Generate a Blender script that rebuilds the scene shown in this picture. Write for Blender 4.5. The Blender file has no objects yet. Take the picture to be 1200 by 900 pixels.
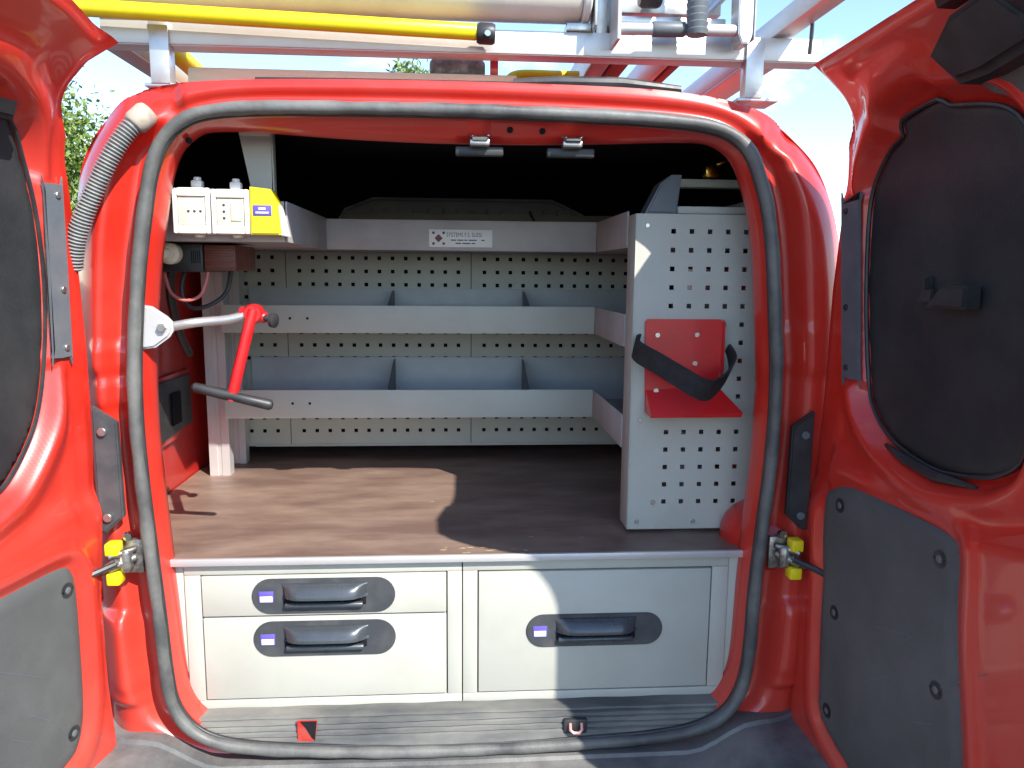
import bpy, bmesh, math, random
import numpy as np
from mathutils import Vector, Matrix
random.seed(7); rng = np.random.default_rng(7)
sc = bpy.context.scene
COL = sc.collection

# ------------------------------------------------------------------ camera
PITCH, YAW, ROLL = math.radians(8.2), math.radians(4.0), math.radians(0.5)
fwd = Vector((math.sin(YAW)*math.cos(PITCH), math.cos(YAW)*math.cos(PITCH), -math.sin(PITCH)))
r0 = Vector((math.cos(YAW), -math.sin(YAW), 0)); u0 = r0.cross(fwd)
rt = r0*math.cos(ROLL)+u0*math.sin(ROLL); up = u0*math.cos(ROLL)-r0*math.sin(ROLL)
cam_d = bpy.data.cameras.new('camera'); cam = bpy.data.objects.new('camera', cam_d); COL.objects.link(cam)
M = Matrix((rt, up, -fwd)).transposed().to_4x4(); M.translation = Vector((0, -1.41, 1.50))
cam.matrix_world = M
cam_d.sensor_width = 36; cam_d.lens = 27.0; cam_d.clip_start = 0.02; cam_d.clip_end = 2000
sc.camera = cam

# ------------------------------------------------------------------ light
SUN_EL, SUN_AZ = math.radians(41.3), math.radians(36.5)      # azimuth measured right of straight behind the camera
SD = Vector((math.sin(SUN_AZ)*math.cos(SUN_EL), -math.cos(SUN_AZ)*math.cos(SUN_EL), math.sin(SUN_EL)))
w = bpy.data.worlds.new('World'); sc.world = w; w.use_nodes = True
nt = w.node_tree; nt.nodes.clear()
N = nt.nodes.new; L = nt.links.new
out = N('ShaderNodeOutputWorld'); bg = N('ShaderNodeBackground'); sky = N('ShaderNodeTexSky')
sky.sky_type = 'NISHITA'; sky.sun_disc = False; sky.sun_elevation = SUN_EL
sky.sun_rotation = math.atan2(SD.x, SD.y); sky.air_density = 1.0; sky.dust_density = 0.15; sky.ozone_density = 3.0
geo = N('ShaderNodeTexCoord'); mp = N('ShaderNodeMapping'); mp.inputs['Scale'].default_value = (2.2, 2.2, 5.5)
nz = N('ShaderNodeTexNoise'); nz.inputs['Scale'].default_value = 2.3; nz.inputs['Detail'].default_value = 7; nz.inputs['Roughness'].default_value = .58
cr = N('ShaderNodeValToRGB'); cr.color_ramp.elements[0].position = .56; cr.color_ramp.elements[1].position = .84
cr.color_ramp.elements[0].color = (0, 0, 0, 1); cr.color_ramp.elements[1].color = (.85, .85, .85, 1)
mx = N('ShaderNodeMixRGB'); mx.inputs[2].default_value = (6.0, 6.2, 6.5, 1)
L(geo.outputs['Generated'], mp.inputs[0]); L(mp.outputs[0], nz.inputs['Vector']); L(nz.outputs[0], cr.inputs[0])
L(cr.outputs[0], mx.inputs[0]); L(sky.outputs[0], mx.inputs[1]); L(mx.outputs[0], bg.inputs[0]); bg.inputs[1].default_value = .15
L(bg.outputs[0], out.inputs[0])
sun_d = bpy.data.lights.new('sun', 'SUN'); sun_d.energy = 3.6; sun_d.angle = math.radians(.5); sun_d.color = (1, .95, .87)
sun = bpy.data.objects.new('sun', sun_d); COL.objects.link(sun)
sun.rotation_euler = SD.to_track_quat('Z', 'Y').to_euler(); sun.location = SD*20
sc.view_settings.view_transform = 'Standard'; sc.view_settings.look = 'None'; sc.view_settings.gamma = 1
sc.view_settings.exposure = 1.25

# ------------------------------------------------------------------ materials
def mat(name, col, rough=.5, metal=0, coat=0, col2=None, nscale=12, namt=.5, bump=0, bscale=200, rvar=.1, stretch=(1, 1, 1), lo=.42, hi=.62, spec=.5):
    m = bpy.data.materials.new(name); m.use_nodes = True
    t = m.node_tree; b = t.nodes['Principled BSDF']
    b.inputs['Roughness'].default_value = rough; b.inputs['Metallic'].default_value = metal
    b.inputs['Coat Weight'].default_value = coat; b.inputs['Coat Roughness'].default_value = .06
    b.inputs['Specular IOR Level'].default_value = spec
    tc = t.nodes.new('ShaderNodeTexCoord'); mpn = t.nodes.new('ShaderNodeMapping'); mpn.inputs['Scale'].default_value = stretch
    t.links.new(tc.outputs['Object'], mpn.inputs[0])
    n1 = t.nodes.new('ShaderNodeTexNoise'); n1.inputs['Scale'].default_value = nscale; n1.inputs['Detail'].default_value = 8; n1.inputs['Roughness'].default_value = .62
    t.links.new(mpn.outputs[0], n1.inputs['Vector'])
    mr = t.nodes.new('ShaderNodeMapRange'); mr.inputs[1].default_value = lo; mr.inputs[2].default_value = hi; mr.inputs[4].default_value = namt
    t.links.new(n1.outputs[0], mr.inputs[0])
    mix = t.nodes.new('ShaderNodeMixRGB'); mix.inputs[1].default_value = (*col, 1)
    c2 = col2 if col2 else tuple(c*.8 for c in col)
    mix.inputs[2].default_value = (*c2, 1)
    t.links.new(mr.outputs[0], mix.inputs[0]); t.links.new(mix.outputs[0], b.inputs['Base Color'])
    rr = t.nodes.new('ShaderNodeMapRange'); rr.inputs[3].default_value = max(.02, rough-rvar); rr.inputs[4].default_value = min(1, rough+rvar)
    n2 = t.nodes.new('ShaderNodeTexNoise'); n2.inputs['Scale'].default_value = nscale*2.7; n2.inputs['Detail'].default_value = 6
    t.links.new(mpn.outputs[0], n2.inputs['Vector']); t.links.new(n2.outputs[0], rr.inputs[0]); t.links.new(rr.outputs[0], b.inputs['Roughness'])
    if bump:
        n3 = t.nodes.new('ShaderNodeTexNoise'); n3.inputs['Scale'].default_value = bscale; n3.inputs['Detail'].default_value = 3
        t.links.new(mpn.outputs[0], n3.inputs['Vector'])
        bp = t.nodes.new('ShaderNodeBump'); bp.inputs['Strength'].default_value = bump; bp.inputs['Distance'].default_value = .002
        t.links.new(n3.outputs[0], bp.inputs['Height']); t.links.new(bp.outputs[0], b.inputs['Normal'])
    return m
RED = mat('red_paint', (.56, .022, .011), .36, 0, .5, col2=(.54, .045, .03), nscale=6, namt=.5, bump=.05, bscale=40, rvar=.1)
def dust_and_glare(m):  # paler low down: dust and over-exposed sunlight both mixed into the paint colour
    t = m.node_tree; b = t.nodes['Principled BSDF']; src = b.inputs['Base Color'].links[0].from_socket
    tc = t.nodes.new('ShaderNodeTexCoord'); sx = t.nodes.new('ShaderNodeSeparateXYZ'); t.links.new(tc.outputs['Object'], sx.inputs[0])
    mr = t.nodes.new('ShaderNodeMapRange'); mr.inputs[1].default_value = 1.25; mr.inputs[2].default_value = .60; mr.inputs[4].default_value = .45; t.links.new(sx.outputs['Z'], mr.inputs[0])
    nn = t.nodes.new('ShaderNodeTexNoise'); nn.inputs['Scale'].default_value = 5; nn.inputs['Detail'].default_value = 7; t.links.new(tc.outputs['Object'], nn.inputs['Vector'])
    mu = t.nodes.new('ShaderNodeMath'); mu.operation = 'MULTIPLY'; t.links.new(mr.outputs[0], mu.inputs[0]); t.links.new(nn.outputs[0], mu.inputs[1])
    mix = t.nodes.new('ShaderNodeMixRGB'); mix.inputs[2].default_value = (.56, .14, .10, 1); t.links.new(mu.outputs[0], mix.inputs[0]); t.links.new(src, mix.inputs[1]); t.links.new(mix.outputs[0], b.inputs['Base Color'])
dust_and_glare(RED)
REDIN = mat('red_inner_paint', (.52, .014, .010), .45, 0, .4, col2=(.42, .03, .02), nscale=9, namt=.6, rvar=.1)
REDTOOL = mat('red_tool_paint', (.62, .012, .014), .35, 0, .4, col2=(.45, .02, .02), nscale=20, namt=.5)
GREY = mat('grey_powder_coat', (.465, .465, .405), .5, 0, 0, col2=(.425, .42, .36), nscale=7, namt=.7, bump=.10, bscale=600, rvar=.08)
GREYD = mat('grey_powder_coat_worn', (.43, .40, .39), .5, 0, 0, col2=(.35, .325, .315), nscale=9, namt=.7, bump=.10, bscale=600, rvar=.08)
BLUEG = mat('blue_grey_coat', (.46, .475, .48), .5, col2=(.38, .395, .40), nscale=10, namt=.6)
ALU = mat('aluminium', (.62, .61, .60), .38, .75, col2=(.50, .48, .46), nscale=14, namt=.6, stretch=(1, 1, 1), bump=.08, bscale=150, rvar=.12)
ALUW = mat('pale_aluminium', (.62, .61, .60), .42, .45, col2=(.60, .57, .54), nscale=10, namt=.6, bump=.08, bscale=150)
STEEL = mat('steel', (.55, .54, .52), .3, .9, col2=(.35, .32, .28), nscale=30, namt=.5)
WHITE = mat('white_plastic', (.78, .77, .72), .4, col2=(.70, .68, .60), nscale=14, namt=.5)
CREAM = mat('cream_plastic', (.72, .66, .50), .45, col2=(.64, .57, .42), nscale=25, namt=.5)
TUBEW = mat('cream_tube', (.74, .70, .60), .45, col2=(.60, .54, .44), nscale=6, namt=.7)
YEL = mat('yellow_plastic', (.82, .66, .01), .38, col2=(.74, .55, .01), nscale=14, namt=.6)
BLACK = mat('black_plastic', (.022, .022, .024), .45, col2=(.05, .05, .05), nscale=20, namt=.5, rvar=.12)
BLACKM = mat('black_fabric', (.018, .018, .020), .85, col2=(.030, .030, .032), nscale=60, namt=.8, bump=.5, bscale=900)
LINING = mat('black_headliner', (.013, .013, .016), .95, col2=(.02, .02, .022), nscale=30, namt=.5, spec=.1)
BOARD = mat('black_board', (.020, .022, .024), .5, col2=(.040, .041, .040), nscale=5, namt=.75, bump=.25, bscale=420, rvar=.1, spec=.35)
TRIM = mat('charcoal_trim', (.080, .084, .082), .6, col2=(.115, .122, .118), nscale=4, namt=.8, bump=.45, bscale=700, rvar=.08)
STRIP = mat('dark_grey_metal', (.11, .125, .14), .5, .1, col2=(.16, .165, .17), nscale=16, namt=.6)
HCOV = mat('hinge_cover_metal', (.045, .05, .055), .5, col2=(.09, .09, .09), nscale=16, namt=.6)
RUBBER = mat('seal_rubber', (.062, .064, .063), .50, col2=(.22, .22, .20), nscale=8, namt=.7, bump=.25, bscale=120, lo=.36, hi=.66)
SILL = mat('sill_plastic', (.065, .068, .07), .55, col2=(.30, .29, .25), nscale=7, namt=.7, bump=.3, bscale=90, stretch=(.35, 1, 1), lo=.36, hi=.7)
BUMP = mat('bumper_plastic', (.085, .088, .088), .65, col2=(.26, .25, .23), nscale=5, namt=.6, bump=.4, bscale=160)
PLY = mat('phenolic_plywood', (.165, .105, .082), .42, col2=(.30, .21, .16), nscale=5, namt=.9, bump=.25, bscale=260, stretch=(1, 2.6, 1), rvar=.14, lo=.38, hi=.68)
WOOD = mat('pale_timber', (.74, .62, .46), .8, col2=(.60, .48, .33), nscale=5, namt=.8, bump=.5, bscale=60, stretch=(.6, 6, 6))
RUBB = mat('grey_block', (.16, .165, .16), .8, col2=(.50, .48, .44), nscale=40, namt=.8, bump=.4)
GOLD = mat('brass', (.85, .55, .10), .25, 1, col2=(.6, .38, .08), nscale=20, namt=.4)
BROWN = mat('brown_casing', (.17, .05, .03), .5, col2=(.10, .03, .02), nscale=20, namt=.5)
CHROME = mat('chrome', (.75, .75, .74), .15, 1, col2=(.5, .48, .45), nscale=40, namt=.5)
GREASE = mat('greasy_steel', (.20, .18, .16), .35, .8, col2=(.50, .48, .44), nscale=60, namt=.8)
PURPLE = mat('violet_print', (.12, .09, .45), .4)
INK = mat('dark_print', (.05, .05, .06), .5)
INKRED = mat('brown_print', (.16, .05, .05), .5)
PAPER = mat('white_label', (.80, .80, .78), .4, col2=(.74, .74, .73), nscale=30)
CHIP = mat('raw_wood', (.40, .29, .17), .8, col2=(.28, .2, .12), nscale=60)
BARK = mat('bark', (.10, .07, .05), .9)
LEAF = mat('leaf_green', (.10, .17, .025), .5, col2=(.20, .26, .04), nscale=3, namt=1)
GROUND = mat('asphalt', (.050, .049, .047), .85, col2=(.085, .082, .078), nscale=.8, namt=.8, bump=.6, bscale=60)

# ------------------------------------------------------------------ mesh helpers
def obj(name, vf, m, parent=None, angle=35, smooth=True):
    v, f = vf
    me = bpy.data.meshes.new(name); me.from_pydata([tuple(map(float, p)) for p in v], [], [tuple(map(int, q)) for q in f])
    bm = bmesh.new(); bm.from_mesh(me); bmesh.ops.recalc_face_normals(bm, faces=bm.faces); bm.to_mesh(me); bm.free()
    if smooth:
        me.polygons.foreach_set('use_smooth', [True]*len(me.polygons)); me.set_sharp_from_angle(angle=math.radians(angle))
    me.materials.append(m); o = bpy.data.objects.new(name, me); COL.objects.link(o)
    if parent is not None:
        o.parent = parent
        if parent.type == 'EMPTY': o.location = -Vector(parent.location)
    return o
def tag(o, label=None, cat=None, group=None, kind=None):
    if label: o['label'] = label
    if cat: o['category'] = cat
    if group: o['group'] = group
    if kind: o['kind'] = kind
    return o
def thing(name, label, cat, loc, group=None):
    o = bpy.data.objects.new(name, None); COL.objects.link(o); o.location = loc; o.empty_display_size = .05
    return tag(o, label, cat, group)
def join(*vfs):
    V, Fc = [], []
    for v, f in vfs:
        n = len(V); V += [tuple(p) for p in v]; Fc += [tuple(i+n for i in q) for q in f]
    return V, Fc
def bm_out(bm):
    bm.verts.ensure_lookup_table(); bm.verts.index_update()
    r = ([v.co.copy() for v in bm.verts], [[v.index for v in f.verts] for f in bm.faces]); bm.free(); return r
def box(x0, x1, y0, y1, z0, z1, bev=.0015, seg=2):
    bm = bmesh.new(); bmesh.ops.create_cube(bm, size=1)
    for v in bm.verts: v.co = Vector(((x0+x1)/2+v.co.x*(x1-x0), (y0+y1)/2+v.co.y*(y1-y0), (z0+z1)/2+v.co.z*(z1-z0)))
    if bev: bmesh.ops.bevel(bm, geom=list(bm.edges), offset=min(bev, .45*min(abs(x1-x0), abs(y1-y0), abs(z1-z0))), segments=seg, affect='EDGES', profile=.5)
    return bm_out(bm)
def prism(poly, y0, y1, bev=.0, seg=2, mapf=None):
    """polygon in (x,z) extruded along y"""
    bm = bmesh.new(); a = [bm.verts.new((p[0], y0, p[1])) for p in poly]; f = bm.faces.new(a)
    r = bmesh.ops.extrude_face_region(bm, geom=[f]); vs = [g for g in r['geom'] if isinstance(g, bmesh.types.BMVert)]
    for v in vs: v.co.y = y1
    bmesh.ops.recalc_face_normals(bm, faces=bm.faces)
    if bev: bmesh.ops.bevel(bm, geom=[e for e in bm.edges if abs(e.verts[0].co.y-e.verts[1].co.y) < 1e-6], offset=bev, segments=seg, affect='EDGES')
    v, f = bm_out(bm)
    if mapf: v = [mapf(p[0], p[1], p[2]) for p in v]
    return v, f
def frame_along(P, closed):
    P = np.asarray(P, float); n = len(P)
    T = (np.roll(P, -1, 0)-np.roll(P, 1, 0)) if closed else np.gradient(P, axis=0)
    T /= np.linalg.norm(T, axis=1)[:, None]+1e-12
    A = np.zeros_like(P); B = np.zeros_like(P)
    ref = np.array([0, 1., 0]) if abs(T[0][1]) < .9 else np.array([1., 0, 0])
    for i in range(n):
        a = ref-T[i]*(ref@T[i]); a /= np.linalg.norm(a)+1e-12; A[i] = a; B[i] = np.cross(T[i], a); ref = a
    return P, T, A, B
def tube(P, r, k=12, closed=False, cap=True, sq=1.0):
    P, T, A, B = frame_along(P, closed); n = len(P); r = np.broadcast_to(np.asarray(r, float), (n,))
    V = []; Fc = []
    for i in range(n):
        for j in range(k):
            t = 2*math.pi*j/k; V.append(P[i]+r[i]*(math.cos(t)*A[i]*sq+math.sin(t)*B[i]))
    for i in range(n if closed else n-1):
        for j in range(k):
            a, b = i*k+j, i*k+(j+1) % k; c, d = ((i+1) % n)*k+(j+1) % k, ((i+1) % n)*k+j; Fc.append((a, b, c, d))
    if cap and not closed: Fc.append(tuple(range(k))); Fc.append(tuple((n-1)*k+j for j in range(k)))
    return V, Fc
def rod(a, b, r, k=16, bev=.15):
    a, b = np.array(a, float), np.array(b, float); d = (b-a); ln = np.linalg.norm(d); e = min(r*bev*2, ln*.2)/ln
    return tube([a, a+d*1e-4, a+d*e, b-d*e, b-d*1e-4, b], [r*.0+1e-4, r*(1-bev), r, r, r*(1-bev), 1e-4], k, cap=True)
def disc(c, r, n=(0, -1, 0), th=.003, k=16):
    c = Vector(c); n = Vector(n); return rod(c, c+n*th, r, k, .2)
def crom(P, n, closed=True):
    P = np.asarray(P, float); m = len(P); res = []
    for i in range(m if closed else m-1):
        p0, p1, p2, p3 = (P[(i+k) % m] if closed else P[min(max(i+k, 0), m-1)] for k in (-1, 0, 1, 2))
        for s in range(n):
            t = s/n; res.append(.5*((2*p1)+(-p0+p2)*t+(2*p0-5*p1+4*p2-p3)*t*t+(-p0+3*p1-3*p2+p3)*t**3))
    if not closed: res.append(P[-1])
    return np.array(res)
def resample(P, n):
    P = np.asarray(P, float); Q = np.vstack([P, P[:1]]); s = np.r_[0, np.cumsum(np.linalg.norm(np.diff(Q, axis=0), axis=1))]
    t = np.linspace(0, s[-1], n+1)[:-1]; return np.stack([np.interp(t, s, Q[:, k]) for k in range(Q.shape[1])], 1)
def sdf(U, V, poly):
    poly = np.asarray(poly, float); d2 = np.full(U.shape, 1e9); ins = np.zeros(U.shape, bool); NX = np.zeros(U.shape); NY = np.zeros(U.shape)
    n = len(poly)
    for i in range(n):
        a, b = poly[i], poly[(i+1) % n]; e = b-a; L2 = e@e
        if L2 < 1e-14: continue
        t = np.clip(((U-a[0])*e[0]+(V-a[1])*e[1])/L2, 0, 1); cx, cy = a[0]+t*e[0], a[1]+t*e[1]
        dd = (U-cx)**2+(V-cy)**2; k = dd < d2; d2[k] = dd[k]; NX[k] = cx[k]; NY[k] = cy[k]
        if abs(e[1]) > 1e-12:
            c = ((a[1] <= V) & (V < b[1])) | ((b[1] <= V) & (V < a[1])); xi = a[0]+(V-a[1])*e[0]/e[1]; ins ^= c & (U < xi)
    d = np.sqrt(d2); return np.where(ins, -d, d), NX, NY
def sm(a, b, x):
    t = np.clip((x-a)/(b-a), 0, 1); return t*t*(3-2*t)
def sheet(outer, holes, step, hfun, mapf, back=None, blur=0):
    """height-field sheet over a polygon with holes, boundary snapped to the outlines; back = thickness of a closed rim"""
    o = np.asarray(outer, float); u0_, v0_ = o.min(0)-step; u1_, v1_ = o.max(0)+step
    us = np.arange(u0_, u1_+step, step); vs = np.arange(v0_, v1_+step, step); U, V = np.meshgrid(us, vs, indexing='ij')
    so, nx, ny = sdf(U, V, o); sh = [sdf(U, V, h) for h in holes]
    inside = so < 0
    for s in sh: inside &= s[0] > 0
    cell = inside[:-1, :-1] | inside[1:, :-1] | inside[1:, 1:] | inside[:-1, 1:]
    used = np.zeros(U.shape, bool)
    used[:-1, :-1] |= cell; used[1:, :-1] |= cell; used[1:, 1:] |= cell; used[:-1, 1:] |= cell
    k = used & (so > 0); U = np.where(k, nx, U); V = np.where(k, ny, V)
    for s in sh:
        k = used & (s[0] < 0); U = np.where(k, s[1], U); V = np.where(k, s[2], V)
    so = sdf(U, V, o)[0]; shd = [sdf(U, V, h)[0] for h in holes]
    H = hfun(U, V, -so, shd)
    for _ in range(blur):
        Q = np.pad(H, 1, mode='edge'); H = (Q[1:-1, 1:-1]*2+Q[:-2, 1:-1]+Q[2:, 1:-1]+Q[1:-1, :-2]+Q[1:-1, 2:])/6
    idx = -np.ones(U.shape, int); ii, jj = np.nonzero(used); idx[ii, jj] = np.arange(len(ii))
    P = [mapf(U[i, j], H[i, j], V[i, j]) for i, j in zip(ii, jj)]
    ci, cj = np.nonzero(cell)
    Fc = [(idx[i, j], idx[i+1, j], idx[i+1, j+1], idx[i, j+1]) for i, j in zip(ci, cj)]
    if back:
        n = len(P); cnt = {}
        for f in Fc:
            for a in range(4):
                e = (f[a], f[(a+1) % 4]); ke = (min(e), max(e)); cnt[ke] = None if ke in cnt else e
        P2 = [mapf(U[i, j], -back, V[i, j]) for i, j in zip(ii, jj)]
        Fb = [tuple(x+n for x in reversed(f)) for f in Fc]; Fr = [(e[1], e[0], e[0]+n, e[1]+n) for e in cnt.values() if e]
        return P+P2, Fc+Fb+Fr
    return P, Fc
def perf(x0, x1, z0, z1, xs, zs, hw, mapf):
    """plate with real square holes centred on xs x zs"""
    gx = sorted(set([x0, x1]+[round(x+s*hw, 5) for x in xs for s in (-1, 1)])); gz = sorted(set([z0, z1]+[round(z+s*hw, 5) for z in zs for s in (-1, 1)]))
    def inh(c, arr): return any(abs(c-a) < hw*.98 for a in arr)
    V = []; Fc = []; nz_ = len(gz)
    for t in (0, .002):
        for x in gx:
            for z in gz: V.append(mapf(x, t, z))
    n1 = len(gx)*nz_; full = np.ones((len(gx)-1, nz_-1), bool)
    for i in range(len(gx)-1):
        for j in range(nz_-1):
            if inh((gx[i]+gx[i+1])/2, xs) and inh((gz[j]+gz[j+1])/2, zs): full[i, j] = False
    I = lambda i, j, l: l*n1+i*nz_+j
    for i in range(len(gx)-1):
        for j in range(nz_-1):
            if not full[i, j]: continue
            Fc.append((I(i, j, 0), I(i+1, j, 0), I(i+1, j+1, 0), I(i, j+1, 0))); Fc.append((I(i, j, 1), I(i, j+1, 1), I(i+1, j+1, 1), I(i+1, j, 1)))
            for (di, dj, a, b) in ((-1, 0, (i, j), (i, j+1)), (1, 0, (i+1, j+1), (i+1, j)), (0, -1, (i+1, j), (i, j)), (0, 1, (i, j+1), (i+1, j+1))):
                q, r_ = i+di, j+dj
                if not (0 <= q < len(gx)-1 and 0 <= r_ < nz_-1) or not full[q, r_]:
                    Fc.append((I(*a, 0), I(*a, 1), I(*b, 1), I(*b, 0)))
    return V, Fc
def text(name, s, size, loc, m, parent, rotx=math.pi/2, align='LEFT', xs=1.0):
    c = bpy.data.curves.new(name, 'FONT'); c.body = s; c.size = size; c.extrude = .00015; c.align_x = align; c.align_y = 'CENTER'
    t = bpy.data.objects.new(name, c); COL.objects.link(t); bpy.context.view_layer.update()
    me = bpy.data.meshes.new_from_object(t.evaluated_get(bpy.context.evaluated_depsgraph_get())); bpy.data.objects.remove(t)
    me.transform(Matrix.Translation(loc) @ Matrix.Rotation(rotx, 4, 'X') @ Matrix.Diagonal((xs, 1, 1, 1)))
    me.materials.clear(); me.materials.append(m); o = bpy.data.objects.new(name, me); COL.objects.link(o); o.parent = parent
    if parent.type == 'EMPTY': o.location = -Vector(parent.location)
    return o
ID = lambda x, y, z: (x, y, z)

# ------------------------------------------------------------------ setting
G = 400
tag(obj('ground', ([(-G, -G, 0), (G, -G, 0), (G, G, 0), (-G, G, 0)], [(0, 1, 2, 3)]), GROUND), kind='structure')

def tree(px, py, h, r, label, nl, ls, seed):
    g = np.random.default_rng(seed)
    t = thing('leafy_tree', label, 'tree', (px, py, 0), 'trees behind the van')
    obj('trunk', tube([(px, py, 0), (px+.05, py, h*.3), (px-.03, py+.05, h*.55), (px, py, h*.8)], [r*.12, r*.09, r*.07, r*.02], 10), BARK, t)
    for k in range(5):
        a = k*1.3; obj('limb', tube([(px, py, h*(.4+.06*k)), (px+r*.4*math.cos(a), py+r*.4*math.sin(a), h*(.55+.05*k)), (px+r*.75*math.cos(a), py+r*.75*math.sin(a), h*(.68+.05*k))], [r*.05, r*.035, r*.01], 7), BARK, t)
    V = []; Fc = []; cz = h-r*1.05
    clumps = []
    for k in range(60):
        d = g.normal(size=3); d /= np.linalg.norm(d); rad = r*(.45+.55*g.random()**.5); clumps.append(np.array([px, py, cz])+d*rad*np.array([1, 1, 1.0]))
    for i in range(nl):
        c = clumps[g.integers(60)]+g.normal(size=3)*r*.15
        a = g.normal(size=3); a /= np.linalg.norm(a); b = np.cross(a, g.normal(size=3)); b /= np.linalg.norm(b); s = ls*(.6+.8*g.random())
        n = len(V); V += [c-a*s, c+b*s*.45, c+a*s, c-b*s*.45]; Fc.append((n, n+1, n+2, n+3))
    obj('crown', (V, Fc), LEAF, t, smooth=False)

tree(-4.95, 7.0, 3.75, 1.25, 'bright green leafy tree beyond the left door gap', 30000, .034, 3)
tree(-2.6, 45, 13.2, 2.6, 'distant pale green treetop peeping over the roof edge', 5000, .16, 5)

# ------------------------------------------------------------------ the van
van = thing('panel_van', 'red panel van with both rear doors swung open showing its fitted load space', 'van', (0, 0, 0))
SEAL = crom([(-.349, 1.779), (-.204, 1.782), (-.056, 1.783), (.094, 1.782), (.247, 1.779), (.371, 1.774), (.449, 1.766), (.497, 1.750), (.531, 1.719), (.554, 1.667), (.570, 1.614), (.583, 1.536), (.595, 1.409), (.603, 1.312), (.604, 1.213), (.600, 1.112), (.592, 1.009), (.584, .886), (.579, .742), (.565, .669), (.533, .620), (.468, .589), (.381, .576), (.277, .570), (.105, .564), (-.065, .563), (-.231, .568), (-.395, .581), (-.475, .599), (-.521, .631), (-.547, .678), (-.556, .739), (-.563, .859), (-.572, .993), (-.579, 1.107), (-.583, 1.219), (-.581, 1.313), (-.574, 1.405), (-.562, 1.510), (-.547, 1.598), (-.534, 1.663), (-.515, 1.714), (-.485, 1.748), (-.440, 1.769)], 6)
SEAL = resample(SEAL, 260)
OUT = crom([(-.690, .52), (-.696, .709), (-.698, .883), (-.699, 1.051), (-.699, 1.214), (-.698, 1.371), (-.694, 1.524), (-.684, 1.655), (-.660, 1.723), (-.622, 1.772), (-.575, 1.803), (-.516, 1.820), (-.355, 1.832), (-.057, 1.837), (.251, 1.835), (.409, 1.828), (.521, 1.812), (.590, 1.789), (.641, 1.752), (.686, 1.705), (.719, 1.638), (.743, 1.545), (.758, 1.375), (.758, 1.032), (.745, .852), (.728, .666), (.714, .52)], 5, closed=False)
def body_h(U, V, di, sh):
    do = sh[0]
    cw = .046+(.012-.046)*sm(1.70, 1.765, V)
    lowc = sm(.64, .58, V); cw = cw*(1-lowc)+.02*lowc
    base = .016-.016*sm(.66, .68, V)*sm(.86, .845, V)*sm(.05, .07, do)-.006*sm(1.30, 1.32, V)*sm(.06, .075, do)*sm(1.72, 1.62, V)
    h = .012+(.046-.012)*sm(.004, .03, do)
    h = h+(base-h)*sm(cw-.006, cw+.03, do)
    rr = .05*sm(1.84, 1.70, V)+.02
    q = np.clip((rr-di)/rr, 0, 1); h = h+q*q*.05*sm(1.84, 1.75, V)+q*q*.006
    # stamped pressings in the pillar
    for (cx, cz, hx, hz, d) in ((-.625, .77, .014, .055, -.006), (.65, .77, .014, .055, -.006), (-.635, 1.34, .018, .012, -.008), (-.632, 1.275, .018, .012, -.008), (.655, 1.36, .015, .03, -.004), (-.53, 1.795, .03, .012, .014), (.60, 1.755, .02, .012, .010)):
        e = np.sqrt((np.maximum(np.abs(U-cx)-hx, 0))**2+(np.maximum(np.abs(V-cz)-hz, 0))**2); h = h+d*sm(.026, .0, e)
    return h
outp = np.vstack([OUT, [(.4, .50), (-.4, .50)]])
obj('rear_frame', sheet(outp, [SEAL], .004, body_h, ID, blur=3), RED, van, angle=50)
# body sides and roof behind the rear frame
ring = []
for (yy, grow, dz) in ((.066, 0, 0), (.072, -.004, -.004), (.10, .010, -.004), (.18, .024, -.002), (.5, .045, .006), (1.2, .052, .010), (2.6, .05, .004)):
    for p in OUT:
        n = np.array([p[0]/.7, max(0, (p[1]-1.5)/.33)]); ring.append((p[0]+np.sign(p[0])*grow*min(1, abs(p[0])/.5)*(1-.8*float(sm(1.58, 1.80, p[1]))), yy if p[1] < 1.80 or yy > .07 else .045, p[1]+dz*sm(1.5, 1.8, p[1])-(0 if p[1] > 1.8 else 0)))
n = len(OUT); Fc = [(i*n+j, i*n+j+1, (i+1)*n+j+1, (i+1)*n+j) for i in range(6) for j in range(n-1)]
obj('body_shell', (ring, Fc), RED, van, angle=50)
# inner rim of the opening
def inoff(P, d):
    T = np.roll(P, -1, 0)-np.roll(P, 1, 0); T /= np.linalg.norm(T, axis=1)[:, None]; return P+np.stack([T[:, 1]*-1, T[:, 0]], 1)*(-np.asarray(d)[:, None] if np.ndim(d) else -d), np.stack([-T[:, 1], T[:, 0]], 1)
_, nrm = inoff(SEAL, 0.0)
ctr = np.array([0, 1.18]); sgn = np.sign(((SEAL-ctr)*nrm).sum(1).mean()); nrm = nrm*sgn      # outward
tp = np.clip(nrm[:, 1], 0, 1)**2*np.clip(1-(SEAL[:, 0]/.47)**2, 0, 1)
def rimring(d, y): return [(p[0]+q[0]*dd, yy, p[1]+q[1]*dd) for p, q, dd, yy in zip(SEAL, nrm, d, y)]
one = np.ones(len(SEAL))
R_ = [rimring(one*.010, one*.014), rimring(-one*.010, one*.012), rimring(-.014*one, .022*one), rimring(-(.017+.014*tp), .03+.004*tp), rimring(-(.019+.027*tp), .048*one), rimring(-(.019+.029*tp), .060*one), rimring(-(.006+.025*tp), .068*one), rimring(.030*one+.05*sm(.9, .99, np.abs(nrm[:, 0])), .080*one)]
V = [p for r in R_ for p in r]; n = len(SEAL); Fc = [(i*n+j, i*n+(j+1) % n, (i+1)*n+(j+1) % n, (i+1)*n+j) for i in range(len(R_)-1) for j in range(n)]
obj('opening_rim', (V, Fc), RED, van, angle=60)
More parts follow.
